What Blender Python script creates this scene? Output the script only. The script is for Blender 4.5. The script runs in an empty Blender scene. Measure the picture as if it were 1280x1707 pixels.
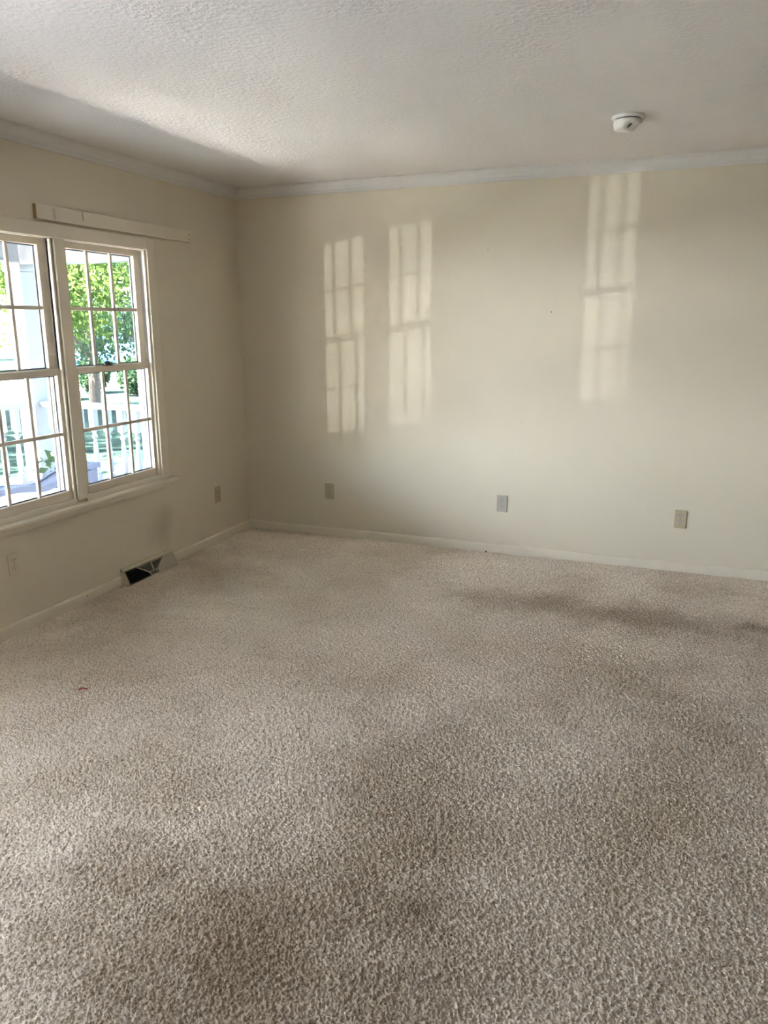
import bpy, math, random
import numpy as np
from mathutils import Vector, Matrix

random.seed(7)
rng = np.random.default_rng(11)
scn = bpy.context.scene
C = scn.collection

# ------------------------------------------------------------------ camera, sky, sun, exposure
cam_d = bpy.data.cameras.new('camera')
cam = bpy.data.objects.new('camera', cam_d); C.objects.link(cam)
YAW, PITCH, ROLL, FPX = -0.3740, -0.2377, -0.0039, 1294.75
fw = Vector((math.sin(YAW)*math.cos(PITCH), math.cos(YAW)*math.cos(PITCH), math.sin(PITCH)))
rt = Vector((math.cos(YAW), -math.sin(YAW), 0)); up = rt.cross(fw)
r2 = math.cos(ROLL)*rt + math.sin(ROLL)*up; u2 = -math.sin(ROLL)*rt + math.cos(ROLL)*up
R = Matrix((r2, u2, -fw)).transposed()
cam.matrix_world = Matrix.Translation((3.0723, -5.0034, 1.5296)) @ R.to_4x4()
cam_d.sensor_fit = 'VERTICAL'; cam_d.sensor_height = 24.0
cam_d.lens = FPX/1707*24.0
cam_d.clip_start = 0.05; cam_d.clip_end = 500
scn.camera = cam

world = bpy.data.worlds.new('sky'); scn.world = world; world.use_nodes = True
wn = world.node_tree; wn.nodes.clear()
sky = wn.nodes.new('ShaderNodeTexSky'); sky.sky_type = 'NISHITA'; sky.sun_disc = False
SUN_TO = Vector((-1.0, -1.25, 2.15)).normalized()
sky.sun_elevation = math.asin(SUN_TO.z); sky.sun_rotation = math.atan2(SUN_TO.x, SUN_TO.y)
sky.air_density = 1.0; sky.dust_density = 2.0; sky.ozone_density = 1.0
bg = wn.nodes.new('ShaderNodeBackground'); bg.inputs['Strength'].default_value = 0.16
wo = wn.nodes.new('ShaderNodeOutputWorld')
# unseen bright glow added low on the sun's side to light the room
SKY_FILL_TO = Vector((-0.86, -0.51, 0.20)).normalized(); SKY_FILL = 7.2
tcw = wn.nodes.new('ShaderNodeTexCoord'); dt = wn.nodes.new('ShaderNodeVectorMath'); dt.operation = 'DOT_PRODUCT'
dt.inputs[1].default_value = SKY_FILL_TO; wn.links.new(tcw.outputs['Generated'], dt.inputs[0])
mrw = wn.nodes.new('ShaderNodeMapRange'); mrw.interpolation_type = 'SMOOTHSTEP'; mrw.inputs[1].default_value = math.cos(math.radians(26)); mrw.inputs[2].default_value = math.cos(math.radians(6))
mrw.inputs[3].default_value = 0.0; mrw.inputs[4].default_value = 1.0; wn.links.new(dt.outputs['Value'], mrw.inputs[0])
nzw = wn.nodes.new('ShaderNodeTexNoise'); nzw.inputs['Scale'].default_value = 6.0; nzw.inputs['Detail'].default_value = 4.0; wn.links.new(tcw.outputs['Generated'], nzw.inputs['Vector'])
muw = wn.nodes.new('ShaderNodeMath'); muw.operation = 'MULTIPLY'; wn.links.new(mrw.outputs[0], muw.inputs[0]); wn.links.new(nzw.outputs[0], muw.inputs[1])
sc2 = wn.nodes.new('ShaderNodeMath'); sc2.operation = 'MULTIPLY'; sc2.inputs[1].default_value = SKY_FILL; wn.links.new(muw.outputs[0], sc2.inputs[0])
bgc = wn.nodes.new('ShaderNodeBackground'); bgc.inputs[0].default_value = (0.85, 0.89, 1.0, 1); wn.links.new(sc2.outputs[0], bgc.inputs['Strength'])
adw = wn.nodes.new('ShaderNodeAddShader')
wn.links.new(sky.outputs[0], bg.inputs[0]); wn.links.new(bg.outputs[0], adw.inputs[0]); wn.links.new(bgc.outputs[0], adw.inputs[1]); wn.links.new(adw.outputs[0], wo.inputs[0])

sd = bpy.data.lights.new('sun', 'SUN'); sd.energy = 14.0; sd.angle = math.radians(0.6); sd.color = (1.0, 0.96, 0.91)
sun = bpy.data.objects.new('sun', sd); C.objects.link(sun)
sun.rotation_euler = (-SUN_TO).to_track_quat('-Z', 'Y').to_euler(); sun.location = (-8, -8, 14)

# sunlight glinting off something far down the street, thrown nearly level through the windows
GL = Vector((0.545, 0.838, 0.09)).normalized()
gd = bpy.data.lights.new('street_glint', 'SPOT'); gd.energy = 10500.0; gd.color = (1.0, 0.97, 0.92)
gd.spot_size = math.radians(6.5); gd.spot_blend = 0.1; gd.shadow_soft_size = 0.55
glint = bpy.data.objects.new('street_glint', gd); C.objects.link(glint)
glint.location = Vector((0, -2.6, 1.3)) - GL*130
glint.rotation_euler = GL.to_track_quat('-Z', 'Y').to_euler()

# unseen fill lamp added outside the nearer window to brighten the room
ad = bpy.data.lights.new('window_fill', 'AREA'); ad.shape = 'RECTANGLE'; ad.size = 1.35; ad.size_y = 0.62; ad.energy = 5.6; ad.color = (0.85, 0.89, 1.0)
fill_lamp = bpy.data.objects.new('window_fill', ad); C.objects.link(fill_lamp); fill_lamp.location = (-0.18, -3.972, 1.29); fill_lamp.rotation_euler = (0, math.radians(-90), 0)

vs = scn.view_settings
scn.display_settings.display_device = 'sRGB'
vs.view_transform = 'Standard'; vs.look = 'None'; vs.gamma = 1.0; vs.use_curve_mapping = False
vs.exposure = 4.14
cy = scn.cycles
cy.use_denoising = True; cy.use_light_tree = False
cy.max_bounces = 10; cy.diffuse_bounces = 7; cy.glossy_bounces = 4; cy.transmission_bounces = 6; cy.transparent_max_bounces = 16
cy.sample_clamp_indirect = 12.0; cy.caustics_reflective = False; cy.caustics_refractive = False

# ------------------------------------------------------------------ helpers
class MB:
    """collects vertices and faces, links them as one mesh object"""
    def __init__(s): s.v = []; s.f = []; s.mi = []; s.cur = 0
    def add(s, verts, faces):
        b = len(s.v); s.v += [tuple(p) for p in verts]
        for f in faces: s.f.append(tuple(b+i for i in f)); s.mi.append(s.cur)
        return s
    def box(s, x0, x1, y0, y1, z0, z1):
        x0, x1 = sorted((x0, x1)); y0, y1 = sorted((y0, y1)); z0, z1 = sorted((z0, z1))
        return s.add([(x0,y0,z0),(x1,y0,z0),(x1,y1,z0),(x0,y1,z0),(x0,y0,z1),(x1,y0,z1),(x1,y1,z1),(x0,y1,z1)],
                     [(0,3,2,1),(4,5,6,7),(0,1,5,4),(1,2,6,5),(2,3,7,6),(3,0,4,7)])
    def obox(s, M, hx, hy, hz):
        vs_ = [M @ Vector((sx*hx, sy*hy, sz*hz)) for sz in (-1,1) for sx, sy in ((-1,-1),(1,-1),(1,1),(-1,1))]
        return s.add(vs_, [(0,3,2,1),(4,5,6,7),(0,1,5,4),(1,2,6,5),(2,3,7,6),(3,0,4,7)])
    def ring(s, rings, cap=True):
        n = len(rings[0]); vs_ = [p for r in rings for p in r]; fs = []
        for i in range(len(rings)-1):
            for j in range(n):
                k = (j+1) % n
                fs.append((i*n+j, i*n+k, (i+1)*n+k, (i+1)*n+j))
        if cap:
            fs.append(tuple(range(n-1, -1, -1))); fs.append(tuple(range((len(rings)-1)*n, len(rings)*n)))
        return s.add(vs_, fs)
    def tube(s, p0, p1, r0, r1=None, n=10):
        r1 = r0 if r1 is None else r1
        p0, p1 = Vector(p0), Vector(p1); d = (p1-p0).normalized()
        a = d.orthogonal().normalized(); b = d.cross(a)
        return s.ring([[p + r*(math.cos(t)*a + math.sin(t)*b) for t in [2*math.pi*i/n for i in range(n)]] for p, r in ((p0,r0),(p1,r1))])
    def lathe(s, c, prof, n=28):
        c = Vector(c)
        return s.ring([[c + Vector((r*math.cos(2*math.pi*i/n), r*math.sin(2*math.pi*i/n), z)) for i in range(n)] for r, z in prof])
    def build(s, name, mat, parent=None, bevel=0.0, seg=2, smooth=False):
        me = bpy.data.meshes.new(name); me.from_pydata(s.v, [], s.f); me.update()
        mats = mat if isinstance(mat, (list, tuple)) else [mat]
        for m in mats: me.materials.append(m)
        if len(mats) > 1:
            for p, i in zip(me.polygons, s.mi): p.material_index = i
        o = bpy.data.objects.new(name, me); C.objects.link(o)
        if parent: o.parent = parent; o.matrix_parent_inverse = Matrix.Translation(-parent.location) if parent.location.length else Matrix()
        if smooth:
            for p in me.polygons: p.use_smooth = True
        if bevel:
            m = o.modifiers.new('soft_edges', 'BEVEL'); m.width = bevel; m.segments = seg; m.limit_method = 'ANGLE'; m.angle_limit = math.radians(40)
        return o

def tag(o, label, cat, group=None, kind=None):
    o['label'] = label; o['category'] = cat
    if group: o['group'] = group
    if kind: o['kind'] = kind
    return o
def empty(name, loc=(0,0,0)):
    o = bpy.data.objects.new(name, None); C.objects.link(o); o.location = loc; o.empty_display_size = 0.1
    return o
def copy_tree(o, parent=None):
    c = o.copy(); C.objects.link(c)
    if parent: c.parent = parent
    for ch in list(o.children): copy_tree(ch, c)
    return c

def nodes_of(name):
    m = bpy.data.materials.new(name); m.use_nodes = True
    nt = m.node_tree; return m, nt, nt.nodes['Principled BSDF']
def N(nt, typ, **kw):
    n = nt.nodes.new(typ)
    for k, v in kw.items():
        if k.startswith('_'): setattr(n, k[1:], v)
        else: n.inputs[k.replace('_', ' ')].default_value = v
    return n
def ramp(nt, stops):
    n = nt.nodes.new('ShaderNodeValToRGB'); e = n.color_ramp.elements
    while len(e) < len(stops): e.new(0.5)
    for el, (p, c) in zip(e, stops): el.position = p; el.color = (*c, 1)
    return n
def mat_plain(name, col, rough=0.5, var=0.04, scale=6.0, bump=0.0, bscale=200.0, metallic=0.0, spec=0.5, bdist=0.002):
    """paint / plastic / wood with faint procedural mottling and optional bump"""
    m, nt, b = nodes_of(name); L = nt.links
    tc = N(nt, 'ShaderNodeTexCoord')
    n1 = N(nt, 'ShaderNodeTexNoise', Scale=scale, Detail=4.0, Roughness=0.6)
    L.new(tc.outputs['Object'], n1.inputs['Vector'])
    c0 = tuple(max(0, c*(1-var)) for c in col); c1 = tuple(min(1, c*(1+var)) for c in col)
    r = ramp(nt, [(0.3, c0), (0.7, c1)]); L.new(n1.outputs[0], r.inputs[0]); L.new(r.outputs[0], b.inputs['Base Color'])
    b.inputs['Roughness'].default_value = rough; b.inputs['Metallic'].default_value = metallic
    b.inputs['Specular IOR Level'].default_value = spec
    if bump:
        n2 = N(nt, 'ShaderNodeTexNoise', Scale=bscale, Detail=3.0, Roughness=0.55); L.new(tc.outputs['Object'], n2.inputs['Vector'])
        bp = N(nt, 'ShaderNodeBump', Strength=bump, Distance=bdist); L.new(n2.outputs[0], bp.inputs['Height']); L.new(bp.outputs[0], b.inputs['Normal'])
    return m

# ------------------------------------------------------------------ materials
M_wall = mat_plain('cream_wall_paint', (0.70, 0.645, 0.52), rough=0.55, var=0.015, scale=1.3, bump=0.25, bscale=140, spec=0.35, bdist=0.0015)
M_unseen = mat_plain('dark_unseen_wall', (0.20, 0.16, 0.11), rough=0.45, var=0.15, scale=5)  # made-up dark brown for the unseen walls, cuts bounced light
M_trimw = mat_plain('cream_trim_paint', (0.745, 0.69, 0.57), rough=0.38, var=0.02, scale=9)
M_crown = mat_plain('cool_white_crown_paint', (0.70, 0.695, 0.68), rough=0.45, var=0.015, scale=7)
M_sash = mat_plain('off_white_sash_paint', (0.69, 0.62, 0.52), rough=0.38, var=0.02, scale=11)
M_vinyl = mat_plain('white_vinyl_track', (0.62, 0.62, 0.64), rough=0.35, var=0.01)
M_seal = mat_plain('dark_glazing_seal', (0.10, 0.12, 0.16), rough=0.6, var=0.02)
M_black = mat_plain('black_metal', (0.012, 0.011, 0.010), rough=0.4, var=0.1)
M_ivory = mat_plain('ivory_outlet_plastic', (0.46, 0.405, 0.27), rough=0.35, var=0.02)
M_ivory2 = mat_plain('grey_ivory_plastic', (0.47, 0.45, 0.38), rough=0.35, var=0.02)
M_painted = mat_plain('wall_coloured_plate', (0.67, 0.61, 0.49), rough=0.4, var=0.02)
M_slot = mat_plain('dark_slot', (0.03, 0.025, 0.02), rough=0.7, var=0.1)
M_screw = mat_plain('screw_metal', (0.42, 0.40, 0.36), rough=0.35, var=0.05, metallic=0.7)
M_vent = mat_plain('beige_register_enamel', (0.66, 0.60, 0.45), rough=0.4, var=0.03, scale=20)
M_ventdark = mat_plain('dark_duct_inside', (0.012, 0.011, 0.012), rough=0.9, var=0.1)
M_shut = mat_plain('register_shut_vane_enamel', (0.50, 0.46, 0.36), rough=0.45, var=0.03, scale=20)
M_vane = mat_plain('register_vane_enamel', (0.36, 0.33, 0.25), rough=0.45, var=0.03, scale=20)
M_white = mat_plain('white_plastic', (0.86, 0.86, 0.84), rough=0.35, var=0.01)
M_grille = mat_plain('grey_plastic_grille', (0.20, 0.20, 0.20), rough=0.6, var=0.05)
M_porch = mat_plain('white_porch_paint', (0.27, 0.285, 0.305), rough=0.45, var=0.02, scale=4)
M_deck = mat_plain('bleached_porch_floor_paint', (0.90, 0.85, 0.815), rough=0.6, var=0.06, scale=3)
M_hole = mat_plain('nail_hole_dirt', (0.10, 0.085, 0.06), rough=0.9, var=0.1)
M_scuff = mat_plain('grey_scuff', (0.56, 0.53, 0.47), rough=0.7, var=0.05)
M_red = mat_plain('red_lint', (0.42, 0.08, 0.07), rough=0.9, var=0.2, scale=60)
M_crumb = mat_plain('dark_crumb', (0.02, 0.016, 0.012), rough=0.8, var=0.2)
M_chair = mat_plain('blue_grey_plastic', (0.085, 0.10, 0.15), rough=0.5, var=0.03)
M_pot = mat_plain('grey_pot_clay', (0.35, 0.36, 0.40), rough=0.8, var=0.06)
M_bark = mat_plain('bark', (0.11, 0.085, 0.06), rough=0.9, var=0.35, scale=14, bump=0.6, bscale=40, bdist=0.02)
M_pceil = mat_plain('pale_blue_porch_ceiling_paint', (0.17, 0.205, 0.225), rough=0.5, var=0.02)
M_siding = mat_plain('white_lap_siding', (0.80, 0.80, 0.80), rough=0.5, var=0.02)
M_hblue = mat_plain('pale_blue_siding', (0.42, 0.62, 0.80), rough=0.6, var=0.04, scale=2)
M_roofg = mat_plain('grey_shingles', (0.22, 0.23, 0.26), rough=0.85, var=0.2, scale=12)
M_street = mat_plain('pale_concrete', (0.62, 0.60, 0.57), rough=0.8, var=0.06, scale=0.7)
M_carb = mat_plain('blue_car_paint', (0.08, 0.22, 0.62), rough=0.25, var=0.02)
M_tyre = mat_plain('tyre_rubber', (0.02, 0.02, 0.02), rough=0.8, var=0.1)
M_carg = mat_plain('dark_car_glass', (0.03, 0.04, 0.05), rough=0.1, var=0.05)
M_glue = mat_plain('yellowed_glue_wood', (0.40, 0.30, 0.13), rough=0.7, var=0.25, scale=60)

def mat_ceiling():
    m, nt, b = nodes_of('stippled_ceiling_paint'); L = nt.links
    tc = N(nt, 'ShaderNodeTexCoord')
    n1 = N(nt, 'ShaderNodeTexNoise', Scale=1.2, Detail=3.0); L.new(tc.outputs['Object'], n1.inputs['Vector'])
    r = ramp(nt, [(0.3, (0.72, 0.70, 0.685)), (0.7, (0.77, 0.75, 0.735))]); L.new(n1.outputs[0], r.inputs[0]); L.new(r.outputs[0], b.inputs['Base Color'])
    b.inputs['Roughness'].default_value = 0.85; b.inputs['Specular IOR Level'].default_value = 0.2
    n2 = N(nt, 'ShaderNodeTexNoise', Scale=48.0, Detail=3.0, Roughness=0.6); L.new(tc.outputs['Object'], n2.inputs['Vector'])
    n3 = N(nt, 'ShaderNodeTexNoise', Scale=3.0, Detail=2.0); L.new(tc.outputs['Object'], n3.inputs['Vector'])
    mr = N(nt, 'ShaderNodeMapRange'); mr.inputs[1].default_value = 0.35; mr.inputs[2].default_value = 0.65; mr.inputs[3].default_value = 0.4; mr.inputs[4].default_value = 1.0
    L.new(n3.outputs[0], mr.inputs[0])
    mu = N(nt, 'ShaderNodeMath', _operation='MULTIPLY'); L.new(n2.outputs[0], mu.inputs[0]); L.new(mr.outputs[0], mu.inputs[1])
    bp = N(nt, 'ShaderNodeBump', Strength=0.8, Distance=0.012); L.new(mu.outputs[0], bp.inputs['Height']); L.new(bp.outputs[0], b.inputs['Normal'])
    return m
M_ceil = mat_ceiling()

def mat_carpet():
    m, nt, b = nodes_of('beige_plush_carpet'); L = nt.links
    tc = N(nt, 'ShaderNodeTexCoord'); O = tc.outputs['Object']
    tuft = N(nt, 'ShaderNodeTexNoise', Scale=150.0, Detail=2.5, Roughness=0.65); L.new(O, tuft.inputs['Vector'])
    rc = ramp(nt, [(0.33, (0.40, 0.305, 0.205)), (0.47, (0.88, 0.785, 0.65)), (0.66, (0.97, 0.90, 0.80))]); L.new(tuft.outputs[0], rc.inputs[0])
    # soil and pile lay: broad blotches
    n1 = N(nt, 'ShaderNodeTexNoise', Scale=1.5, Detail=5.0, Roughness=0.6, Distortion=0.3); L.new(O, n1.inputs['Vector'])
    r1 = ramp(nt, [(0.32, (0.78, 0.74, 0.68)), (0.52, (0.97, 0.96, 0.95)), (0.72, (1.08, 1.08, 1.08))]); L.new(n1.outputs[0], r1.inputs[0])
    mx = N(nt, 'ShaderNodeMix', _data_type='RGBA', _blend_type='MULTIPLY'); mx.inputs[0].default_value = 1.0
    L.new(rc.outputs[0], mx.inputs[6]); L.new(r1.outputs[0], mx.inputs[7])
    # worn, soiled patches where feet and furniture have been, plus painted window-wall shade
    last = mx.outputs[2]
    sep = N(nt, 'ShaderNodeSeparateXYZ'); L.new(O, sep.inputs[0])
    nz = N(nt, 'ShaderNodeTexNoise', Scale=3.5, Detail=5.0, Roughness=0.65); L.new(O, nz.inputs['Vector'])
    for cx, cy_, rx, ry, amt in SOIL_AND_SHADE:
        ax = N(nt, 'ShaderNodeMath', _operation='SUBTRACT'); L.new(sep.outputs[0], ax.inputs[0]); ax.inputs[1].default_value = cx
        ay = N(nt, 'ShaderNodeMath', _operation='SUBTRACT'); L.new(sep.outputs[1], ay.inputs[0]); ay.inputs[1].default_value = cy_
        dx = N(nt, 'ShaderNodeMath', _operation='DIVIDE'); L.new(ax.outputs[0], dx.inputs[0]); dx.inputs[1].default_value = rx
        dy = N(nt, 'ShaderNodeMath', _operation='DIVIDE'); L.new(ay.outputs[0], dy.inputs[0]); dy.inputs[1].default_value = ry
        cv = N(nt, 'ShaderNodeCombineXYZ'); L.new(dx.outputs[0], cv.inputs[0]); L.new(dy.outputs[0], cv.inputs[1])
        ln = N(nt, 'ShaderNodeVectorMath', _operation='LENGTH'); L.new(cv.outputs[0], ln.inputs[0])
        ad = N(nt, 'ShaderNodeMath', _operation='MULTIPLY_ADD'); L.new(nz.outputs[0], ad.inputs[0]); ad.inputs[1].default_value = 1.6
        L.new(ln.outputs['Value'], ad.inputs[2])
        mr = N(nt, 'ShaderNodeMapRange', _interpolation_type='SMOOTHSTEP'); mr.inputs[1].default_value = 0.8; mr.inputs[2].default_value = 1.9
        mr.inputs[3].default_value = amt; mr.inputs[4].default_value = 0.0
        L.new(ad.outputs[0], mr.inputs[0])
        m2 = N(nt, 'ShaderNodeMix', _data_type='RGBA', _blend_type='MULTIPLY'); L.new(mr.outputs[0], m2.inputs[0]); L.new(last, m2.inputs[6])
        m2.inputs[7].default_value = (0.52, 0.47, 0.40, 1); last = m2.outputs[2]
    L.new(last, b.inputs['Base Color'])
    b.inputs['Roughness'].default_value = 0.95; b.inputs['Specular IOR Level'].default_value = 0.1
    b.inputs['Sheen Weight'].default_value = 0.15; b.inputs['Sheen Roughness'].default_value = 0.5
    n2 = N(nt, 'ShaderNodeTexNoise', Scale=260.0, Detail=2.0, Roughness=0.6); L.new(O, n2.inputs['Vector'])
    bp = N(nt, 'ShaderNodeBump', Strength=0.9, Distance=0.004); L.new(n2.outputs[0], bp.inputs['Height']); L.new(bp.outputs[0], b.inputs['Normal'])
    return m
# centre x, y, radius x, y, strength
SOIL_AND_SHADE = [(2.75, -0.92, 1.15, 0.30, 0.85), (3.55, -0.86, 0.22, 0.10, 0.9), (2.35, -2.75, 0.42, 0.75, 0.55), (2.2, -3.6, 0.9, 0.45, 1.0), (0.25, -1.2, 0.5, 1.6, 0.5)]  # last entry is the window wall's shade painted into the colour
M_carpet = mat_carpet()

def mat_glass():
    m = bpy.data.materials.new('window_glass'); m.use_nodes = True; nt = m.node_tree; nt.nodes.clear(); L = nt.links
    t = N(nt, 'ShaderNodeBsdfTransparent'); t.inputs[0].default_value = (0.955, 0.965, 0.97, 1)
    g = N(nt, 'ShaderNodeBsdfGlossy'); g.inputs['Roughness'].default_value = 0.02
    fr = N(nt, 'ShaderNodeFresnel', IOR=1.45)
    mx = N(nt, 'ShaderNodeMixShader'); o = N(nt, 'ShaderNodeOutputMaterial')
    ge = N(nt, 'ShaderNodeNewGeometry'); mu = N(nt, 'ShaderNodeMath', _operation='MULTIPLY_ADD')     # reflect on the outer skin only
    ng = N(nt, 'ShaderNodeMath', _operation='SUBTRACT'); ng.inputs[0].default_value = 1.0; L.new(ge.outputs['Backfacing'], ng.inputs[1])
    L.new(fr.outputs[0], mu.inputs[0]); L.new(ng.outputs[0], mu.inputs[1]); mu.inputs[2].default_value = 0.0
    L.new(mu.outputs[0], mx.inputs[0]); L.new(t.outputs[0], mx.inputs[1]); L.new(g.outputs[0], mx.inputs[2]); L.new(mx.outputs[0], o.inputs[0])
    return m
M_glass = mat_glass()

def mat_leaf(name, c0, c1, trans=0.5):
    m = bpy.data.materials.new(name); m.use_nodes = True; nt = m.node_tree; nt.nodes.clear(); L = nt.links
    tc = N(nt, 'ShaderNodeTexCoord'); n1 = N(nt, 'ShaderNodeTexNoise', Scale=2.2, Detail=3.0); L.new(tc.outputs['Object'], n1.inputs['Vector'])
    r = ramp(nt, [(0.35, c0), (0.65, c1)]); L.new(n1.outputs[0], r.inputs[0])
    d = N(nt, 'ShaderNodeBsdfDiffuse'); t = N(nt, 'ShaderNodeBsdfTranslucent'); o = N(nt, 'ShaderNodeOutputMaterial')
    mx = N(nt, 'ShaderNodeMixShader'); mx.inputs[0].default_value = trans
    L.new(r.outputs[0], d.inputs[0]); L.new(r.outputs[0], t.inputs[0]); L.new(d.outputs[0], mx.inputs[1]); L.new(t.outputs[0], mx.inputs[2]); L.new(mx.outputs[0], o.inputs[0])
    return m
M_leafy = mat_leaf('yellow_green_leaves', (0.05, 0.092, 0.026), (0.11, 0.155, 0.036))
M_leafg = mat_leaf('mid_green_leaves', (0.03, 0.062, 0.032), (0.055, 0.095, 0.05))
M_leafd = mat_leaf('blue_green_leaves', (0.022, 0.05, 0.03), (0.04, 0.08, 0.042))
M_petal = mat_leaf('pale_yellow_petals', (0.75, 0.66, 0.20), (0.85, 0.78, 0.40))
M_lawn = mat_plain('lawn_turf', (0.016, 0.031, 0.022), rough=1.0, spec=0.05, var=0.45, scale=1.1, bump=0.8, bscale=25, bdist=0.03)

# ------------------------------------------------------------------ room shell
CH, RX, RY = 2.44, 4.3, -6.7          # ceiling height, right wall, wall behind the viewer
WT = 0.12                              # outer wall thickness
Z0, Z1 = 0.565, 1.975                  # rough opening heights
W1 = (-2.445, -1.012); W2 = (-4.295, -3.65)

# carpet: real pile relief inside the part of the room in view, level border beyond it
def carpet():
    step = 0.003; X1, Y1 = 4.0, -4.6
    nx, ny = int(RX*0+X1/step)+1, int(-Y1/step)+1
    f = np.fft.rfftfreq(nx, step)[None, :]; g = np.fft.fftfreq(ny, step)[:, None]
    k = np.sqrt(f*f+g*g)
    def band(k0, w):
        n = rng.standard_normal((ny, nx)); F = np.fft.rfft2(n)*np.exp(-((k-k0)/w)**2)
        h = np.fft.irfft2(F, s=(ny, nx)); return h/h.std()
    tufts = band(104, 34); clumps = band(42, 20); lay = band(3, 2.5)
    h = np.tanh(1.0*tufts+0.28*clumps)*0.0036 + clumps*0.0007 + lay*0.0009
    h = np.clip(h, -0.010, 0.008) + 0.013
    xs = np.linspace(0, X1, nx); ys = np.linspace(0, Y1, ny)
    jx = np.zeros((ny, nx)); jy = np.zeros((ny, nx))
    jx[1:-1, 1:-1] = np.clip(band(40, 20)[1:-1, 1:-1], -2, 2)*0.0011; jy[1:-1, 1:-1] = np.clip(band(40, 20)[1:-1, 1:-1], -2, 2)*0.0011
    co = np.empty((ny, nx, 3), np.float32)
    co[..., 0] = xs[None, :]+jx; co[..., 1] = ys[:, None]+jy; co[..., 2] = h
    idx = np.arange(ny*nx).reshape(ny, nx)
    q = np.stack([idx[:-1, :-1], idx[1:, :-1], idx[1:, 1:], idx[:-1, 1:]], -1).reshape(-1, 4)
    b = ny*nx
    ex = np.array([(X1,0,.013),(RX,0,.013),(RX,RY,.013),(X1,RY,.013),(0,Y1,.013),(X1,Y1,.013),(X1,RY,.013),(0,RY,.013)], np.float32)
    eq = np.array([(b,b+3,b+2,b+1),(b+4,b+7,b+6,b+5)])
    V = np.concatenate([co.reshape(-1, 3), ex]); Q = np.concatenate([q, eq])
    me = bpy.data.meshes.new('floor')
    me.vertices.add(len(V)); me.vertices.foreach_set('co', V.ravel())
    me.loops.add(Q.size); me.loops.foreach_set('vertex_index', Q.ravel().astype(np.int32))
    me.polygons.add(len(Q)); me.polygons.foreach_set('loop_start', np.arange(0, Q.size, 4, dtype=np.int32))
    me.polygons.foreach_set('use_smooth', np.ones(len(Q), bool))
    me.update(calc_edges=True); me.validate()
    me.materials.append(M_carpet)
    o = bpy.data.objects.new('floor', me); C.objects.link(o)
    tag(o, 'beige plush wall-to-wall carpet with soiled patches and painted shade by the window wall', 'carpet', kind='structure')
carpet()

MB().box(0, RX, RY, 0, CH, CH+0.15).build('ceiling', M_ceil)
tag(bpy.data.objects['ceiling'], 'off-white stippled ceiling with crown moulding along its edges', 'ceiling', kind='structure')
wb = MB().box(-WT, RX+WT, 0, WT, -0.1, CH+0.15).build('wall_back', M_wall)
tag(wb, 'long cream wall facing the viewer with three outlets', 'wall', kind='structure')
w = MB()
w.box(-WT, 0, RY, 0, -0.1, Z0); w.box(-WT, 0, RY, 0, Z1, CH+0.15)
for a, b in ((W1[1], 0), (W2[1], W1[0]), (RY, W2[0])): w.box(-WT, 0, a, b, Z0, Z1)
def sooty(base):
    m = base.copy(); m.name = 'cream_wall_paint_with_soot'; nt = m.node_tree; L = nt.links; b = nt.nodes['Principled BSDF']
    src = b.inputs['Base Color'].links[0].from_socket; tc = N(nt, 'ShaderNodeTexCoord')
    mp = N(nt, 'ShaderNodeVectorMath', _operation='SUBTRACT'); L.new(tc.outputs['Object'], mp.inputs[0]); mp.inputs[1].default_value = (0, -1.05, .27)
    sc_ = N(nt, 'ShaderNodeVectorMath', _operation='MULTIPLY'); L.new(mp.outputs[0], sc_.inputs[0]); sc_.inputs[1].default_value = (1, 5.5, 5.0)
    ln = N(nt, 'ShaderNodeVectorMath', _operation='LENGTH'); L.new(sc_.outputs[0], ln.inputs[0])
    nz = N(nt, 'ShaderNodeTexNoise', Scale=7.0, Detail=4.0); L.new(tc.outputs['Object'], nz.inputs['Vector'])
    ad_ = N(nt, 'ShaderNodeMath', _operation='ADD'); L.new(ln.outputs['Value'], ad_.inputs[0]); L.new(nz.outputs[0], ad_.inputs[1])
    mr = N(nt, 'ShaderNodeMapRange', _interpolation_type='SMOOTHSTEP'); mr.inputs[1].default_value = .5; mr.inputs[2].default_value = 1.5; mr.inputs[3].default_value = .9; mr.inputs[4].default_value = 0.0
    L.new(ad_.outputs[0], mr.inputs[0])
    mx = N(nt, 'ShaderNodeMix', _data_type='RGBA', _blend_type='MULTIPLY'); L.new(mr.outputs[0], mx.inputs[0]); L.new(src, mx.inputs[6]); mx.inputs[7].default_value = (.76, .75, .72, 1)
    L.new(mx.outputs[2], b.inputs['Base Color']); return m
wl = w.build('wall_left', sooty(M_wall)); tag(wl, 'cream wall holding the double window and floor register', 'wall', kind='structure')
wr = MB().box(RX, RX+WT, RY-WT, 0, -0.1, CH+0.15).build('wall_right', M_unseen); tag(wr, 'unseen wall across from the window, made dark to cut bounced light', 'wall', kind='structure')
wf = MB().box(-WT, RX, RY-WT, RY, -0.1, CH+0.15).build('wall_front', M_unseen); tag(wf, 'unseen wall behind the viewer, made dark to cut bounced light', 'wall', kind='structure')

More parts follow.
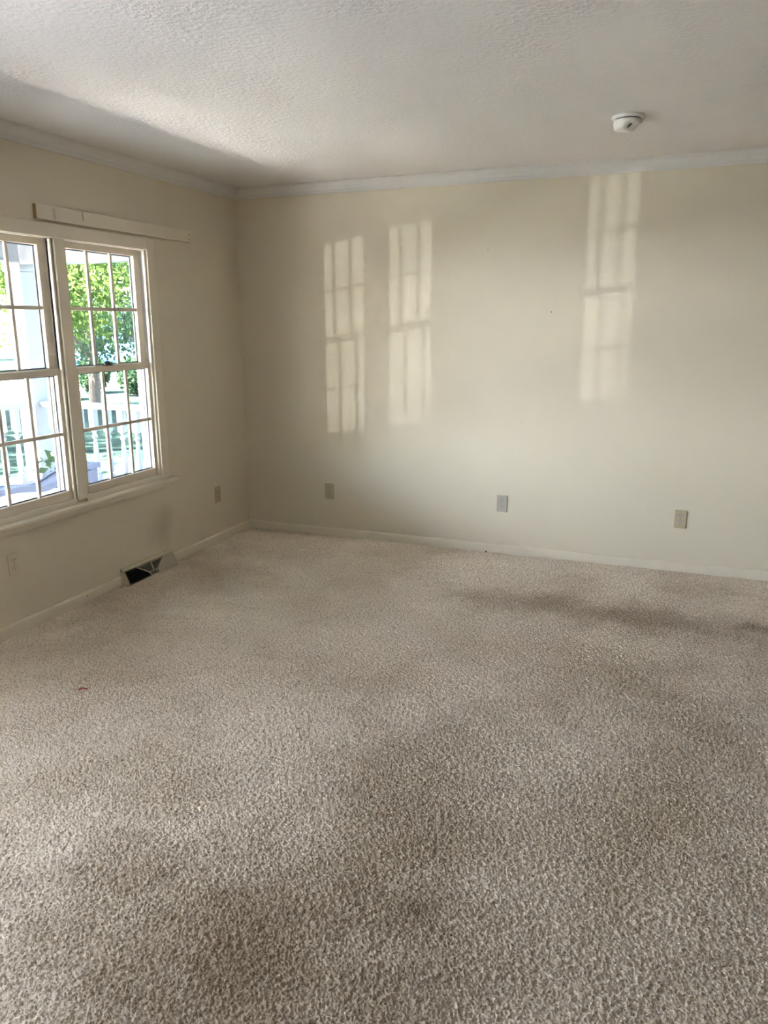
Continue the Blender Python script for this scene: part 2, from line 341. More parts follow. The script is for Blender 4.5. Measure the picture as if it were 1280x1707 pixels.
# trim swept along the walls with mitred ends; profile is (distance from wall, height)
def sweep(name, prof, side, mat, label, a=None, b=None):
    m = MB(); rings = []
    for end in (0, 1):
        ring_ = []
        for d, z in prof:
            if side == 'left': ring_.append((d, (-d if a is None else a) if end == 0 else (RY+d if b is None else b), z))
            if side == 'back': ring_.append((d if end == 0 else RX-d, -d, z))
            if side == 'right': ring_.append((RX-d, -d if end == 0 else RY+d, z))
            if side == 'front': ring_.append((d if end == 0 else RX-d, RY+d, z))
        rings.append(ring_)
    if side in ('back', 'right'): rings.reverse()
    m.ring(rings); return m, name, mat, label
H, P = 0.067, 0.058
crown = [(0, CH), (P, CH), (P, CH-.008), (P-.004, CH-.011), (P-.006, CH-.018), (.045, CH-.026), (.036, CH-.032), (.030, CH-.040), (.026, CH-.048), (.018, CH-.050), (.016, CH-.056), (.012, CH-.058), (.011, CH-H+.002), (.009, CH-H), (0, CH-H)]
base = [(0, 0), (.013, 0), (.013, .062), (.0115, .069), (.008, .0735), (.003, .0755), (0, .0757)]
for i, (sd_, lab) in enumerate((('left', 'white crown moulding above the window wall'), ('back', 'white crown moulding above the long blank wall'),
                                ('right', 'white crown moulding on the wall across from the window'), ('front', 'white crown moulding behind the viewer'))):
    m, n, mt, lb = sweep('trim_%d' % (i+1), crown, sd_, M_crown, lab)
    tag(m.build(n, mt), lb, 'crown moulding', kind='structure')
VY0, VY1 = -1.477, -0.990
m1, *_ = sweep('', base, 'left', None, None, b=VY1); m2, *_ = sweep('', base, 'left', None, None, a=VY0)
m1.add(m2.v, m2.f)
bl = m1.build('baseboard_left', M_trimw); tag(bl, 'low cream baseboard under the window, broken by the register', 'baseboard', kind='structure')
for sd_, lab in (('back', 'low cream baseboard along the long blank wall'), ('right', 'low cream baseboard across from the window'), ('front', 'low cream baseboard behind the viewer')):
    m, n, mt, lb = sweep('baseboard_'+sd_, base, sd_, M_trimw, lab)
    tag(m.build(n, mt), lb, 'baseboard', kind='structure')

# small marks on the back wall and baseboard
for i, (x, z, w_, h_) in enumerate(((2.228, 1.597, .009, .005), (1.815, 1.979, .007, .005))):
    MB().lathe((0,0,0), [(w_/2, -.0012), (w_/2*.7, .0006)], 10).build('nail_hole', M_hole, wb)
    o = bpy.data.objects['nail_hole' if i == 0 else 'nail_hole.001']; o.location = (x, -.0006, z); o.rotation_euler = (math.pi/2, 0, 0)
s = MB().obox(Matrix.Translation((2.072, -.0004, .903)) @ Matrix.Rotation(math.radians(12), 4, 'Y'), .013, .0006, .0018); s.build('scuff_mark', M_scuff, wb, bevel=.0005)
for x, z in ((2.01, 1.76), (1.80, 1.68)):
    o = MB().lathe((0,0,0), [(.004, -.0012), (.003, .0006)], 8).build('filled_nail_hole', M_scuff, wb); o.location = (x, -.0006, z); o.rotation_euler = (math.pi/2, 0, 0)
MB().box(.012, .0142, -1.772, -1.766, .047, .054).build('dirt_speck', M_hole, bl, bevel=.0008)

# ------------------------------------------------------------------ windows
def sash(parent, kind, y0, y1, z0, z1, xc, sl, sr, bt, tp, th=0.034):
    """one sash: y0<y1 outer edges, stile widths, bottom/top rail heights"""
    g0, g1, h0, h1 = y0+sl, y1-sr, z0+bt, z1-tp
    m = MB(); xa, xb = xc-th/2, xc+th/2
    m.box(xa, xb, y0, g0, z0, z1); m.box(xa, xb, g1, y1, z0, z1)
    m.box(xa, xb, g0, g1, z0, h0); m.box(xa, xb, g0, g1, h1, z1)
    s_ = m.build(kind+'_sash', M_sash, parent, bevel=.0025)
    g = MB()
    for i in (1, 2):
        yc = g0+(g1-g0)*i/3; g.box(xc-.002, xb-.004, yc-.0095, yc+.0095, h0, h1)
    zc = (h0+h1)/2; g.box(xc-.003, xb-.0035, g0, g1, zc-.0095, zc+.0095)
    g.build('muntin_grille', M_sash, s_, bevel=.003)
    MB().box(xc-.007, xc-.004, g0-.004, g1+.004, h0-.004, h1+.004).build('glass_pane', M_glass, s_)
    q = MB(); xq0, xq1 = xc-.0115, xc-.0075; e = .006
    q.box(xq0, xq1, g0, g0+e, h0, h1); q.box(xq0, xq1, g1-e, g1, h0, h1); q.box(xq0, xq1, g0+e, g1-e, h0, h0+e); q.box(xq0, xq1, g0+e, g1-e, h1-e, h1)
    q.build('glazing_seal', M_seal, s_)
    return s_

def unit(parent, ya, yb, mulside, lock=True):
    """double-hung pair in the opening ya..yb (visible edges of the stops)"""
    lo = sash(parent, 'lower', ya-.010, yb+.012, .598, 1.305, -.030, .052, .044, .059, .032)
    up_ = sash(parent, 'upper', ya-.010, yb+.012, 1.272, 1.965, -.068, .052, .054, .036, .042)
    yc = (ya+yb)/2-.035
    if lock:
        k = MB().box(-.040, -.014, yc-.030, yc+.030, 1.305, 1.309)
        k.lathe((-.028, yc, 1.309), [(.022, 0), (.022, .008), (.017, .016), (.008, .020)], 16); k.tube((-.028, yc-.004, 1.316), (-.016, yc+.022, 1.316), .005, .004)
        k.build('sash_lock', M_black, lo, bevel=.001)
    j = MB()                                       # ribbed vinyl side tracks
    for s_, y in ((1, yb+.013), (-1, ya-.011)):
        y2 = y+s_*.008
        j.box(-.120, -.004, min(y, y2), max(y, y2), .600, 1.975)
        for xr in (-.0115, -.0475, -.0515, -.087): j.box(xr-.002, xr+.002, y-s_*.006, y, .605, 1.972)
        for xr in (-.100, -.115): j.box(xr-.005, xr+.004, y-s_*.010, y, .605, 1.972)
    j.build('side_tracks', M_vinyl, parent)
    hd = MB().box(-.120, -.004, ya-.010, yb+.012, 1.967, 1.975); hd.box(-.120, -.09, ya-.010, yb+.012, 1.950, 1.967)
    hd.build('head_jamb', M_trimw, parent)

w1 = empty('window_1', (0, -1.73, .58))
tag(w1, 'pair of white double-hung windows with twelve-light grilles overlooking the porch', 'window', kind='structure')
RB, RA = -1.030, -1.688; LB, LA = -1.768, -2.426
unit(w1, RA, RB, 'l'); unit(w1, LA, LB, 'r', lock=False)
c = MB()
c.box(0, .018, -1.030, -.960, .582, 2.026)                  # side casing
c.box(0, .018, -2.496, -2.426, .582, 2.026)
c.box(0, .018, -2.426, -1.030, 1.957, 2.026)
c.build('casing', M_trimw, w1, bevel=.004)
c = MB(); c.box(-.09, .012, -1.755, -1.701, .600, 1.957); c.box(.0, .017, -1.763, -1.693, .600, 1.957)
c.build('mullion_post', M_trimw, w1, bevel=.003)
c = MB()
for y in (-1.0365, -1.6815, -1.7745, -2.4195): c.box(-.012, .004, y-.0065, y+.0065, .600, 1.962)
for a, b in ((RA, RB), (LA, LB)):
    c.box(-.012, .004, a, b, 1.953, 1.966)
    c.box(-.012, .006, a, b, .578, .612)
c.build('stop_bead', M_trimw, w1, bevel=.002)
c = MB(); c.box(-.012, .050, -2.549, -.907, .560, .580); c.box(-.10, -.010, -2.43, -1.02, .565, .598)
c.build('stool', M_trimw, w1, bevel=.005, seg=3)
c = MB(); c.ring([[(0, y0, .560), (.016, y0, .560), (.016, y0, .534), (.012, y0+d*.4, .522), (0, y0+d, .518)] for y0, d in ((-2.50, .02), (-.953, -.02))])
c.build('apron', M_trimw, w1, bevel=.002)
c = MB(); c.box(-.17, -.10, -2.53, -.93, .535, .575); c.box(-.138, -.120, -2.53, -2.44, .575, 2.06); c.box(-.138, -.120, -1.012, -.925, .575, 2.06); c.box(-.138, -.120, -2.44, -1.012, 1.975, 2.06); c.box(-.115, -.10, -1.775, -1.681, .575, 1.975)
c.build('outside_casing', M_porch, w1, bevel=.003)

w2 = empty('window_2', (0, -3.97, .58))
tag(w2, 'single white double-hung window nearer the viewer', 'window', kind='structure')
A2, B2 = W2[0]+.014, W2[1]-.016
unit(w2, A2, B2, 'l')
c = MB(); c.box(0, .018, B2, B2+.07, .582, 2.026); c.box(0, .018, A2-.07, A2, .582, 2.026); c.box(0, .018, A2, B2, 1.957, 2.026); c.build('casing', M_trimw, w2, bevel=.004)
c = MB(); c.box(-.012, .05, A2-.12, B2+.12, .560, .580); c.box(-.10, -.01, A2-.01, B2+.01, .565, .598); c.build('stool', M_trimw, w2, bevel=.005)

# ------------------------------------------------------------------ board left over the window
bd = empty('mounting_board', (0, -1.22, 2.037))
tag(bd, 'cream painted wooden mounting board above the window casing', 'board')
BM = Matrix.Translation((.0105, -1.22, 2.0735)) @ Matrix.Rotation(math.radians(-0.05), 4, 'X')
MB().obox(BM, .0105, .6430, .0355).build('plank', M_trimw, bd, bevel=.0015)
MB().obox(BM @ Matrix.Translation((.0, -.6433, 0)), .0095, .0014, .034).build('bare_end', M_glue, bd); bd.children[-1]['label'] = 'yellowed bare wood end'
MB().obox(BM @ Matrix.Translation((.0106, -.325, .010)) @ Matrix.Rotation(math.radians(4), 4, 'X'), .0006, .0016, .021).build('split', M_hole, bd); bd.children[-1]['label'] = 'dark crack in the wood'
for z in (.012, -.016): MB().obox(BM @ Matrix.Translation((.0106, .622, z)), .0006, .004, .006).build('glue_spot', M_glue, bd, bevel=.0003)
MB().obox(BM @ Matrix.Translation((.0105, -.525, -.003)), .0006, .011, .028).build('stain', mat_plain('pale_brown_stain', (.64,.56,.46), rough=.5, var=.12, scale=40), bd)

# ------------------------------------------------------------------ outlets
def outlet(name, loc, rotz, mats, label, duplex=True):
    """faces -Y before rotation"""
    t = empty(name, (0, 0, 0)); pm, rm = mats
    p = MB().box(-.035, .035, -.0055, 0, -.057, .057).build('cover_plate', pm, t, bevel=.003, seg=3)
    for s in (1, -1):
        zc = s*.0195; m = MB()
        pts = [(.0172*math.cos(a), .0172*math.sin(a)) for a in np.linspace(0, 2*math.pi, 28, endpoint=False)]
        pts = [(x, max(-.0142, min(.0142, z))) for x, z in pts]
        m.ring([[(x, y, z+zc) for x, z in pts] for y in (-.004, -.0078)])
        rc_ = m.build('receptacle', rm, t, bevel=.0006)
        k = MB()
        k.box(-.0072, -.0052, -.0082, -.006, zc+.0005, zc+.0088); k.box(.0050, .0072, -.0082, -.006, zc+.0015, zc+.0082)
        k.ring([[(.0026*math.cos(a), y, zc-.0072+.0026*math.sin(a)) for a in np.linspace(0, 2*math.pi, 12, endpoint=False)] for y in (-.006, -.0082)])
        k.build('slots', M_slot, rc_)
    MB().ring([[(.0032*math.cos(a), y, .0032*math.sin(a)) for a in np.linspace(0, 2*math.pi, 14, endpoint=False)] for y in (-.005, -.0068)]).build('screw', M_screw, t)
    t.location = loc; t.rotation_euler = (0, 0, rotz)
    return tag(t, label, 'outlet', group='wall outlets')
outlet('wall_outlet', (.684, -.0002, .347), 0, (M_ivory, M_ivory), 'ivory outlet low on the long wall, nearest the corner')
outlet('wall_outlet', (1.957, -.0002, .358), 0, (M_ivory2, M_ivory2), 'pale grey outlet midway along the long wall')
outlet('wall_outlet', (3.077, -.0002, .349), 0, (M_ivory, M_ivory2), 'beige outlet low on the long wall, farthest from the corner')
outlet('wall_outlet', (.0002, -.412, .356), math.pi/2, (M_ivory, M_ivory), 'ivory outlet between the window and the corner')
outlet('wall_outlet', (.0002, -2.231, .373), math.pi/2, (M_painted, M_painted), 'wall-coloured outlet under the window stool')

# ------------------------------------------------------------------ floor register
vt = empty('floor_register', (0.03, (VY0+VY1)/2, 0.008))
tag(vt, 'beige metal baseboard heat register with dark fanned louvres below the window', 'register')
cs = [(0, .010), (.0, .117), (.016, .117), (.020, .104), (.060, .018), (.060, .010)]
m = MB()
ya, yb = VY0+.001, VY1-.001
# end cheeks and frame around the slanted opening
fo, fi = np.array([.020, .104]), np.array([.060, .016])
def face(u, v, d=0.0):
    """point on the slanted face, u along the wall (0..1), v downwards (0..1), d outward"""
    p = fo+(fi-fo)*v; n = np.array([.088, .040])/math.hypot(.088, .040)
    return (p[0]+n[0]*d, ya+.006+(yb-ya-.012)*u, p[1]+n[1]*d)
for y0 in (ya, yb-.006): m.ring([[(x, y, z) for x, z in cs] for y in (y0, y0+.006)])
m.box(0, .016, ya, yb, .104, .117); m.ring([[(.0, y, .104), (.016, y, .117), (.021, y, .103), (.018, y, .098), (0, y, .098)] for y in (ya, yb)])
m.box(.03, .060, ya, yb, .009, .017)
m.build('housing', M_vent, vt, bevel=.002)
MB().ring([[face(0, 0, -.03), face(1, 0, -.03), face(1, 1, -.024), face(0, 1, -.024)], [face(0, 0, -.034), face(1, 0, -.034), face(1, 1, -.028), face(0, 1, -.028)]]).build('duct_opening', M_ventdark, vt)
def bar(m, a, b, wd=.0022, dp=.004):
    pa, pb = Vector(face(*a)), Vector(face(*b)); d = (pb-pa); l = d.length; d.normalize()
    nn = Vector((.088, 0, .040)).normalized(); s_ = d.cross(nn)
    M = Matrix((d, s_, nn)).transposed().to_4x4(); M.translation = (pa+pb)/2
    m.obox(M, l/2, wd, dp)
rib = MB()
for a, b in (((0,.02),(1,.02)), ((0,.985),(1,.985)), ((.008,0),(.008,1)), ((.992,0),(.992,1)), ((.22,.02),(.42,.68)), ((.82,.02),(.61,.68)), ((.42,.68),(.61,.68)), ((.42,.68),(.45,1)), ((.61,.68),(.61,1)), ((.52,.02),(.52,.66))): bar(rib, a, b)
rib.build('divider_ribs', M_vent, vt)
def vane_v(u, v0, v1, lean):
    mm = MB(); a, b = Vector(face(u, v0)), Vector(face(u, v1)); nn = Vector((.088, 0, .040)).normalized(); d = (b-a).normalized()
    out = (nn + Vector((0, lean, 0))).normalized()
    t_ = d.cross(out).normalized()*.0007
    ip = -out*.015; op = out*.001
    return [a+ip-t_, a+op-t_, a+op+t_, a+ip+t_], [b+ip-t_, b+op-t_, b+op+t_, b+ip+t_]
lv = MB()
for i in range(1, 26):                                  # left fan, blades open toward the viewer
    u = .013+.0165*i
    if u > .43: break
    v0 = .03 if u < .22 else .03+(u-.22)/.2*.66
    lv.ring(list(vane_v(u, min(v0+.02, .95), .97, -1.3)))
lv.build('fanned_louvres', M_ventdark, vt)
lv = MB()
for i in range(0, 32):                                  # right fan, blades turned face-on
    u = .985-.0125*i
    if u < .62: break
    v0 = .03 if u > .82 else .03+(.82-u)/.21*.66
    lv.ring(list(vane_v(u, min(v0+.02, .95), .97, 1.6)))
lv.build('closed_louvres', M_shut, vt); vt.children[-1]['label'] = 'beige louvres turned shut'
lv = MB()
for k in range(1, 9):                                   # middle: level blades
    v = .03+.08*k
    if v < .64: bar(lv, (.22+.2*v/.68+.008, v), (.515, v), .0012, .0025); bar(lv, (.525, v), (.82-.21*v/.68-.008, v), .0012, .0025)
for k in range(1, 5): bar(lv, (.435, .68+.07*k), (.605, .68+.07*k), .0012, .0025)
lv.build('level_louvres', M_vane, vt)

# ------------------------------------------------------------------ smoke detector
sdv = empty('smoke_detector', (2.705, -1.022, CH))
tag(sdv, 'round white smoke detector on the ceiling', 'smoke detector')
cx, cyy = 2.705, -1.022
MB().lathe((cx, cyy, CH), [(.070, 0), (.072, -.004), (.071, -.010), (.066, -.013), (.050, -.013)], 48).build('base_plate', M_white, sdv, smooth=True)
MB().lathe((cx, cyy, CH), [(.056, -.012), (.056, -.0185)], 40).build('vent_gap', M_grille, sdv)
m = MB(); rings = []; n = 56
def drop(x, y):
    t = min(1, max(0, (x*.94-y*.34+.005)/.040)); t = t*t*(3-2*t)
    return .054*(1-t)+.030*t
for r, f in ((.060, 0), (.0625, .10), (.0620, .55), (.0585, .86), (.052, .97), (.040, 1.0), (.026, 1.0), (.012, 1.0), (.002, 1.0)):
    rg = []
    for i in range(n):
        a = -2*math.pi*i/n; x, y = r*math.cos(a), r*math.sin(a)
        rg.append((cx+x, cyy+y, CH-.0185-(drop(x, y)-.0185+.006)*f))
    rings.append(rg)
m.ring(rings); m.build('cover', M_white, sdv, smooth=True)
m = MB().lathe((0, 0, 0), [(.0125, -.003), (.0125, .0025), (.009, .0035)], 20)
GM = Matrix.Translation((cx+.0105, cyy-.026, CH-.0452)) @ Matrix.Rotation(math.radians(141), 4, 'Y')
m.v = [tuple(GM @ Vector(p)) for p in m.v]; m.build('sounder_grille', M_grille, sdv)

# ------------------------------------------------------------------ bits on the floor
pts = [Vector((.768+dx, -2.652+dy, .024+dz)) for dx, dy, dz in ((-.016, -.004, 0), (-.007, .0, .003), (.002, .008, .004), (.010, .010, .002), (.017, .014, 0))]
m = MB()
for a, b in zip(pts, pts[1:]): m.tube(a, b, .0035, .0035, 7)
tag(m.build('lint_scrap', M_red, smooth=True), 'tiny red scrap of lint lying on the carpet', 'lint')
m = MB().lathe((1.862, -.020, .014), [(.002, 0), (.005, .002), (.0055, .006), (.003, .010), (.0005, .011)], 10)
tag(m.build('crumb', M_crumb, smooth=True), 'tiny black crumb on the carpet against the long baseboard', 'crumb')

# ------------------------------------------------------------------ porch
PF = -0.10                                  # porch floor level
PX0, PX1 = -3.20, -WT
PY0, PY1 = -9.0, 1.16
m = MB(); nb = 34; wdt = (PY1-PY0)
for i in range(24):                          # boards run along the house
    x0 = PX0+(PX1-PX0)*i/24; x1 = PX0+(PX1-PX0)*(i+1)/24-.004
    m.box(x0, x1, PY0, PY1, PF-.03, PF)
m.box(PX0+.02, PX1, PY0+.02, PY1-.02, PF-.5, PF-.031)
tag(m.build('porch_floor', M_deck), 'pale sun-bleached porch deck outside the window', 'porch floor', kind='structure')
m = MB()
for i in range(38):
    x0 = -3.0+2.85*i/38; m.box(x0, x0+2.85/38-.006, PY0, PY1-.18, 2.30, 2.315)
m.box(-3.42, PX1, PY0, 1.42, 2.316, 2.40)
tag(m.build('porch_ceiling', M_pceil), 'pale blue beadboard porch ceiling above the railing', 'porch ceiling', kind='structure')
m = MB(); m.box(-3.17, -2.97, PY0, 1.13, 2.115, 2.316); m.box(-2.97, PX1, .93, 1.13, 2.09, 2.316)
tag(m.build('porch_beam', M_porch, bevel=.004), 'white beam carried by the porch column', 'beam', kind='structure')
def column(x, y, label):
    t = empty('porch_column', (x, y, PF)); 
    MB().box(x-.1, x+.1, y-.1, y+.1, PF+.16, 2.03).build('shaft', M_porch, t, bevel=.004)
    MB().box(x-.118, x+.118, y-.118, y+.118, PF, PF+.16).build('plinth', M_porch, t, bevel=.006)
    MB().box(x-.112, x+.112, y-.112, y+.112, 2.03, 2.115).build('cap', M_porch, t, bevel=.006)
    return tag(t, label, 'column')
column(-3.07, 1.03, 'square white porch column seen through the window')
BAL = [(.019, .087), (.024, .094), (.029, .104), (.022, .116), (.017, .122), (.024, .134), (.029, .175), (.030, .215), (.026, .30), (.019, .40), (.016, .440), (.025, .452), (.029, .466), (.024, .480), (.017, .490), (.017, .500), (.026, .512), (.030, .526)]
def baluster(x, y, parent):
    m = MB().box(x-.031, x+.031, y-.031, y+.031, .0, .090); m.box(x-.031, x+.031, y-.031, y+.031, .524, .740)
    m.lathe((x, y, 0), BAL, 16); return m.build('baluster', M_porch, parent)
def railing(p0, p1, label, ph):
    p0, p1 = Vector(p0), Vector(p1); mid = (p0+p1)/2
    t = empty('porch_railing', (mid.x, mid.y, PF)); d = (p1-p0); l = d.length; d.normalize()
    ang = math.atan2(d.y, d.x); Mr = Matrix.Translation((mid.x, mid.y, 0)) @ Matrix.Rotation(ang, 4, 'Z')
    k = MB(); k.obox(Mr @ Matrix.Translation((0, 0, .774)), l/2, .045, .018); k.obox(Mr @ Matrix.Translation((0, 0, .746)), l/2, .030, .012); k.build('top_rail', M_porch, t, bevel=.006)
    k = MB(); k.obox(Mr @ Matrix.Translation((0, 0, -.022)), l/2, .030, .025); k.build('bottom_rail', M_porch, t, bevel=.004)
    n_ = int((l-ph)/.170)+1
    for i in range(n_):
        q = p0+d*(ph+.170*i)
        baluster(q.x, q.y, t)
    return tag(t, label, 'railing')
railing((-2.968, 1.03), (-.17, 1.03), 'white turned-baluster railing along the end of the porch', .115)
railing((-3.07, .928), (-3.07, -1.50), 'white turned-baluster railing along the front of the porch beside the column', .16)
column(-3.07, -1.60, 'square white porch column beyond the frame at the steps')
# lap siding of the house outside
m = MB()
for i in range(14):
    z = PF+.02+i*.17
    for a, b in ((-.925, 1.16), (-3.57, -2.53), (-9.0, -4.38)): m.ring([[(-WT-.001, y, z), (-WT-.022, y, z), (-WT-.008, y, z+.17), (-WT-.001, y, z+.17)] for y in (a, b)])
tag(m.build('trim_5', M_siding), 'white lap siding on the outside of the house', 'siding', kind='structure')

# narrow curved bench on the porch, in the shade
lc = empty('porch_bench', (-1.5, -.5, PF))
tag(lc, 'narrow blue-grey bench with a curved seat on the shaded porch', 'bench')
prof = [(-1.28, .355), (-1.10, .385), (-.90, .392), (-.72, .372), (-.58, .348), (-.46, .365), (-.36, .395), (-.22, .425), (-.05, .437), (.03, .430)]
def smooth(pr, n=5):
    out = []
    for i in range(len(pr)-1):
        p0, p1, p2, p3 = pr[max(i-1, 0)], pr[i], pr[i+1], pr[min(i+2, len(pr)-1)]
        for k in range(n):
            t = k/n; out.append(tuple(.5*((2*b)+(-a+c_)*t+(2*a-5*b+4*c_-d)*t*t+(-a+3*b-3*c_+d)*t**3) for a, b, c_, d in zip(p0, p1, p2, p3)))
    return out+[pr[-1]]
pr = smooth(prof)
for xs in (-1.575, -1.425):
    MB().ring([[(xs-.014, y, z), (xs+.014, y, z), (xs+.014, y, z-.045), (xs-.014, y, z-.045)] for y, z in pr]).build('side_rail', M_chair, lc, bevel=.004)
m = MB()
for i in range(0, len(pr)-1):
    y, z = pr[i]; m.box(-1.561, -1.439, y+.004, y+.026, z-.022, z-.006)
m.build('seat_slats', M_chair, lc)
for xs in (-1.57, -1.43):
    for y, z in ((-1.15, .335), (-.10, .385)):
        MB().box(xs-.02, xs+.02, y-.025, y+.025, PF, z).build('leg', M_chair, lc, bevel=.004)
MB().box(-1.561, -1.439, -.06, .02, .27, .40).build('end_panel', M_chair, lc, bevel=.006)

# potted plant behind the bench
pp = empty('potted_plant', (-2.12, .33, PF))
tag(pp, 'potted flowering plant on the porch behind the curved bench', 'potted plant')
MB().lathe((-2.12, .33, PF), [(.09, 0), (.13, .20), (.14, .20), (.14, .23), (.125, .23), (.12, .20), (.02, .20)], 24).build('pot', M_pot, pp)
def leafcloud(n, fn, size, aspect=0.55):
    V = []; F = []
    for i in range(n):
        p, s_ = fn(i), size*random.uniform(.6, 1.3)
        a = Vector((random.gauss(0, 1), random.gauss(0, 1), random.gauss(0, .7))).normalized(); b_ = a.orthogonal().normalized()
        b_ = (Matrix.Rotation(random.uniform(0, 6.28), 3, a) @ b_); c_ = a.cross(b_)
        k = len(V); V += [p-b_*s_, p+c_*s_*aspect, p+b_*s_, p-c_*s_*aspect]; F.append((k, k+1, k+2, k+3))
    return V, F
def pl(i):
    a = random.uniform(0, 6.28); r = random.uniform(0, .22); return Vector((-2.12+r*math.cos(a), .33+r*math.sin(a), PF+.24+random.uniform(0, .25)))
V, F = leafcloud(90, pl, .05); MB().add(V, F).build('foliage', M_leafg, pp)
def fl(i): 
    a = random.uniform(0, 6.28); r = random.uniform(.05, .3); return Vector((-2.12+r*math.cos(a), .40+r*math.sin(a), PF+.42+random.uniform(0, .12)))
V, F = leafcloud(26, fl, .035, .8); MB().add(V, F).build('blossoms', M_petal, pp)

# ------------------------------------------------------------------ yard
def gz(x, y): return -.72 + .055*min(0.0, y+2.0)
m = MB(); xs = [-90, -60, -40, -25, -12, -6, -3.15]; ys = [-30, -15, -6, -2, 2, 8, 20, 40, 70, 110]
vv = [(x, y, gz(x, y)) for x in xs for y in ys]; ff = []
for i in range(len(xs)-1):
    for j in range(len(ys)-1): ff.append((i*len(ys)+j, (i+1)*len(ys)+j, (i+1)*len(ys)+j+1, i*len(ys)+j+1))
b_ = len(vv); vv += [(-3.15, 1.17, -.72), (20, 1.17, -.72), (20, 110, -.72), (-3.15, 110, -.72)]; ff.append((b_, b_+1, b_+2, b_+3))
tag(MB().add(vv, ff).build('lawn', M_lawn), 'green lawn beyond the porch railing', 'lawn', kind='structure')
m = MB(); D = Vector((-.70, .714, 0)); S_ = Vector((.714, .70, 0)); c0 = Vector((3.07, -5.0, 0))
P0 = c0+D*29; P1 = c0+D*36
m.ring([[P0-S_*60+Vector((0, 0, -.715)), P0+S_*60+Vector((0, 0, -.715)), P0+S_*60+Vector((0, 0, -.69)), P0-S_*60+Vector((0, 0, -.69))], [P1-S_*60+Vector((0, 0, -.715)), P1+S_*60+Vector((0, 0, -.715)), P1+S_*60+Vector((0, 0, -.69)), P1-S_*60+Vector((0, 0, -.69))]])
tag(m.build('street', M_street), 'pale sunlit street beyond the lawn', 'street', kind='structure')

def tree(x, y, h0, h1, rad, nleaf, lsize, leafmat, label, tr=.16, cat='tree'):
    g0 = gz(x, y); t = empty('leafy_tree', (x, y, g0))
    m = MB(); m.tube((x, y, g0-.05), (x+.1, y, g0+(h0-g0)*.9+.6), tr, tr*.75, 12)
    lim = []
    for i in range(9):
        a = i*2.4+random.uniform(-.3, .3); z0 = h0+random.uniform(-.1, .35)*(h1-h0)
        e = Vector((x+rad*.75*math.cos(a), y+rad*.75*math.sin(a), z0+random.uniform(.2, .5)*(h1-h0)))
        s0 = Vector((x+.08, y, z0-.1)); m.tube(s0, e, tr*.38, tr*.08, 7); lim.append((s0, e))
    m.build('trunk', M_bark, t)
    cl = []
    for i in range(60):
        a = random.uniform(0, 6.28); zz = random.uniform(0, 1); rr = rad*math.sqrt(random.uniform(.05, 1))*math.sin(math.pi*(.12+.80*zz))**.6
        cl.append(Vector((x+rr*math.cos(a), y+rr*math.sin(a), h0-.25+(h1-h0)*zz)))
    def f(i):
        c_ = cl[i % 60]; s_ = rad*.17
        return c_+Vector((random.gauss(0, s_), random.gauss(0, s_), random.gauss(0, s_*.6)))
    V, F = leafcloud(nleaf, f, lsize); MB().add(V, F).build('crown', leafmat, t)
    return tag(t, label, cat)
def at(px, dist):
    """ground point seen in the direction of photo column px at the horizon, dist metres away"""
    d = (fw + r2*((px-640)/FPX)); d.z = 0; d.normalize(); return 3.07+d.x*dist, -5.0+d.y*dist
for px, dist, h0, h1, rad, n_, ls, mt, lab in (
    (122, 15.0, 1.8, 6.0, 1.9, 15000, .05, M_leafy, 'yellow-green leafy tree closest to the porch railing'),
    (175, 22.6, .9, 7.5, 2.2, 15000, .06, M_leafg, 'mid-green tree directly behind the yellow-green one'),
    (175, 50, .6, 11, 4.2, 9000, .13, M_leafd, 'dark blue-green tree across the street behind the blue car'),
    (-230, 58, .5, 12, 4.4, 8000, .14, M_leafd, 'dark blue-green tree across the street, past the column'),
    (430, 56, .5, 12, 4.2, 8000, .14, M_leafd, 'dark blue-green tree across the street, past the pale house'),
    (None, (-6.7, -2.8), 5.5, 11.0, 1.9, 8000, .13, M_leafg, 'unseen tree added near the porch to shade the lawn'),  # unseen trees from here on are added to keep sun off the lawn
    (None, (-17.6, 0.4), 6.5, 15.0, 5.3, 16000, .19, M_leafg, 'tallest unseen tree, broad, added to shade the lawn'),
    (None, (-31.0, 10.0), 4.5, 10.5, 3.3, 9000, .13, M_leafg, 'unseen tree added farther out to shade the lawn')):
    x, y = dist if px is None else at(px, dist)
    tree(x, y, h0, h1, rad, n_, ls, mt, lab)

# shrubs along the street
for i, (px, dist, lab) in enumerate(((108, 26.0, 'low green shrub seen over the porch rail by the mullion'), (176, 28.3, 'low green shrub seen over the middle of the porch rail'), (240, 26.8, 'low green shrub seen over the porch rail at the window edge'))):
    x, y = at(px, dist); g0 = gz(x, y)
    def f(i, x=x, y=y, g0=g0):
        v = Vector((random.gauss(0, 1), random.gauss(0, 1), random.gauss(0, 1))).normalized()*random.uniform(.5, 1); return Vector((x+v.x*.56, y+v.y*.56, g0+.64+v.z*.62))
    V, F = leafcloud(2200, f, .07); t = empty('green_shrub', (x, y, g0)); MB().add(V, F).build('foliage', M_leafg, t)
    MB().tube((x, y, g0-.02), (x, y, g0+.7), .05, .02, 8).build('stem', M_bark, t); tag(t, lab, 'shrub')

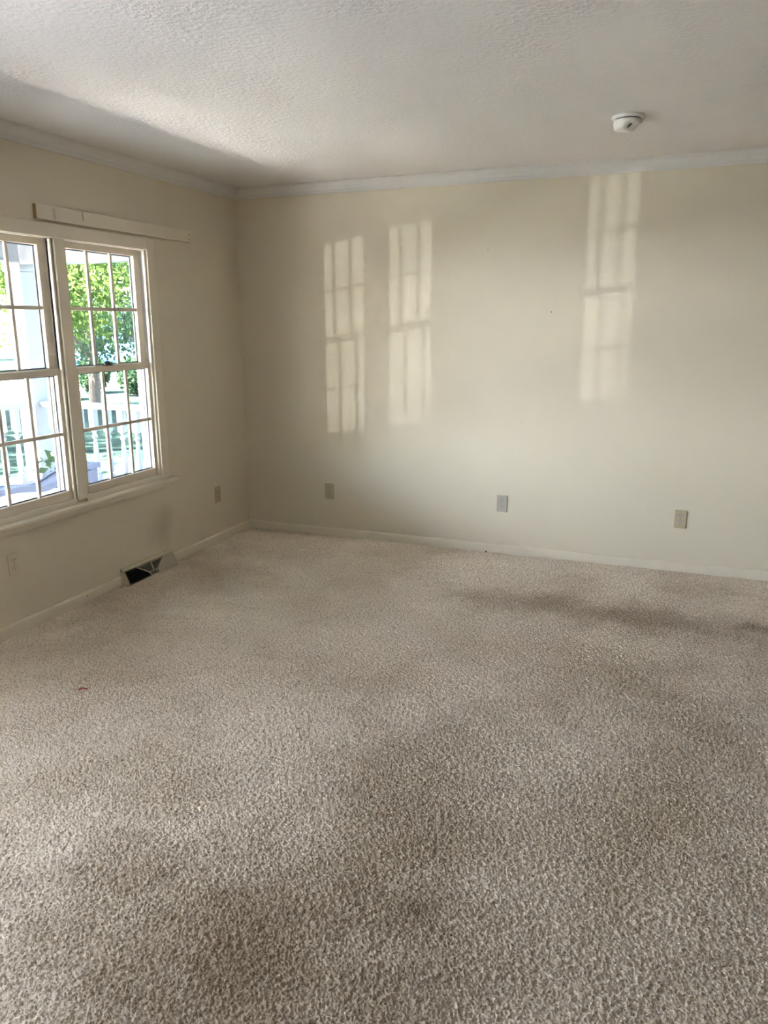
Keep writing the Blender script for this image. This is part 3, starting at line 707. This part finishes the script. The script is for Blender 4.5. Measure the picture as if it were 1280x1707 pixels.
# pale blue house across the street
hx, hy = at(235, 66); t = empty('pale_blue_house', (hx, hy, -.72)); tag(t, 'pale blue house across the street', 'house')
Mh = Matrix.Translation((hx, hy, -.72)) @ Matrix.Rotation(math.radians(45), 4, 'Z')
MB().obox(Mh @ Matrix.Translation((0, 0, 1.5)), 6.0, 4.0, 1.5).build('wall', M_hblue, t)
MB().ring([[Mh @ Vector(p) for p in ((-6.4, s*4.5, 2.9), (-6.4, 0, 5.2), (-6.4, -s*4.5, 2.9))][::1] for s in (1,)] + [[Mh @ Vector(p) for p in ((6.4, 4.5, 2.9), (6.4, 0, 5.2), (6.4, -4.5, 2.9))]]).build('roof', M_roofg, t)
for k in (-3.2, 0, 3.2): MB().obox(Mh @ Matrix.Translation((k, -4.0, 1.7)), .6, .06, .7).build('window', M_carg, t)

# blue car parked by the street
kx, ky = at(140, 41.5); t = empty('blue_car', (kx, ky, -.72)); tag(t, 'bright blue car parked by the street beyond the trees', 'car')
Mc = Matrix.Translation((kx, ky, -.72)) @ Matrix.Rotation(math.radians(44), 4, 'Z')
def cs_ring(x, w_, z0, z1): return [Mc @ Vector(p) for p in ((x, -w_, z0), (x, w_, z0), (x, w_*1.02, (z0+z1)/2), (x, w_*.92, z1), (x, -w_*.92, z1), (x, -w_*1.02, (z0+z1)/2))]
MB().ring([cs_ring(*a) for a in ((-2.2, .70, .40, .70), (-2.05, .84, .28, .88), (-1.2, .88, .25, .96), (0, .88, .25, .97), (1.2, .88, .25, .93), (2.0, .82, .28, .80), (2.2, .66, .40, .65))]).build('body', M_carb, t, bevel=.03)
MB().ring([cs_ring(*a) for a in ((-1.85, .74, .90, .95), (-1.1, .70, .92, 1.38), (.2, .70, .92, 1.42), (1.05, .74, .90, .95))]).build('cabin', M_carg, t, bevel=.02)
MB().ring([cs_ring(*a) for a in ((-1.12, .66, 1.37, 1.42), (.22, .66, 1.40, 1.45))]).build('roof', M_carb, t)
for x in (-1.35, 1.35):
    for s in (-1, 1):
        a = Mc @ Vector((x, s*.72, .31)); b = Mc @ Vector((x, s*.90, .31)); MB().tube(a, b, .31, .31, 20).build('wheel', M_tyre, t)
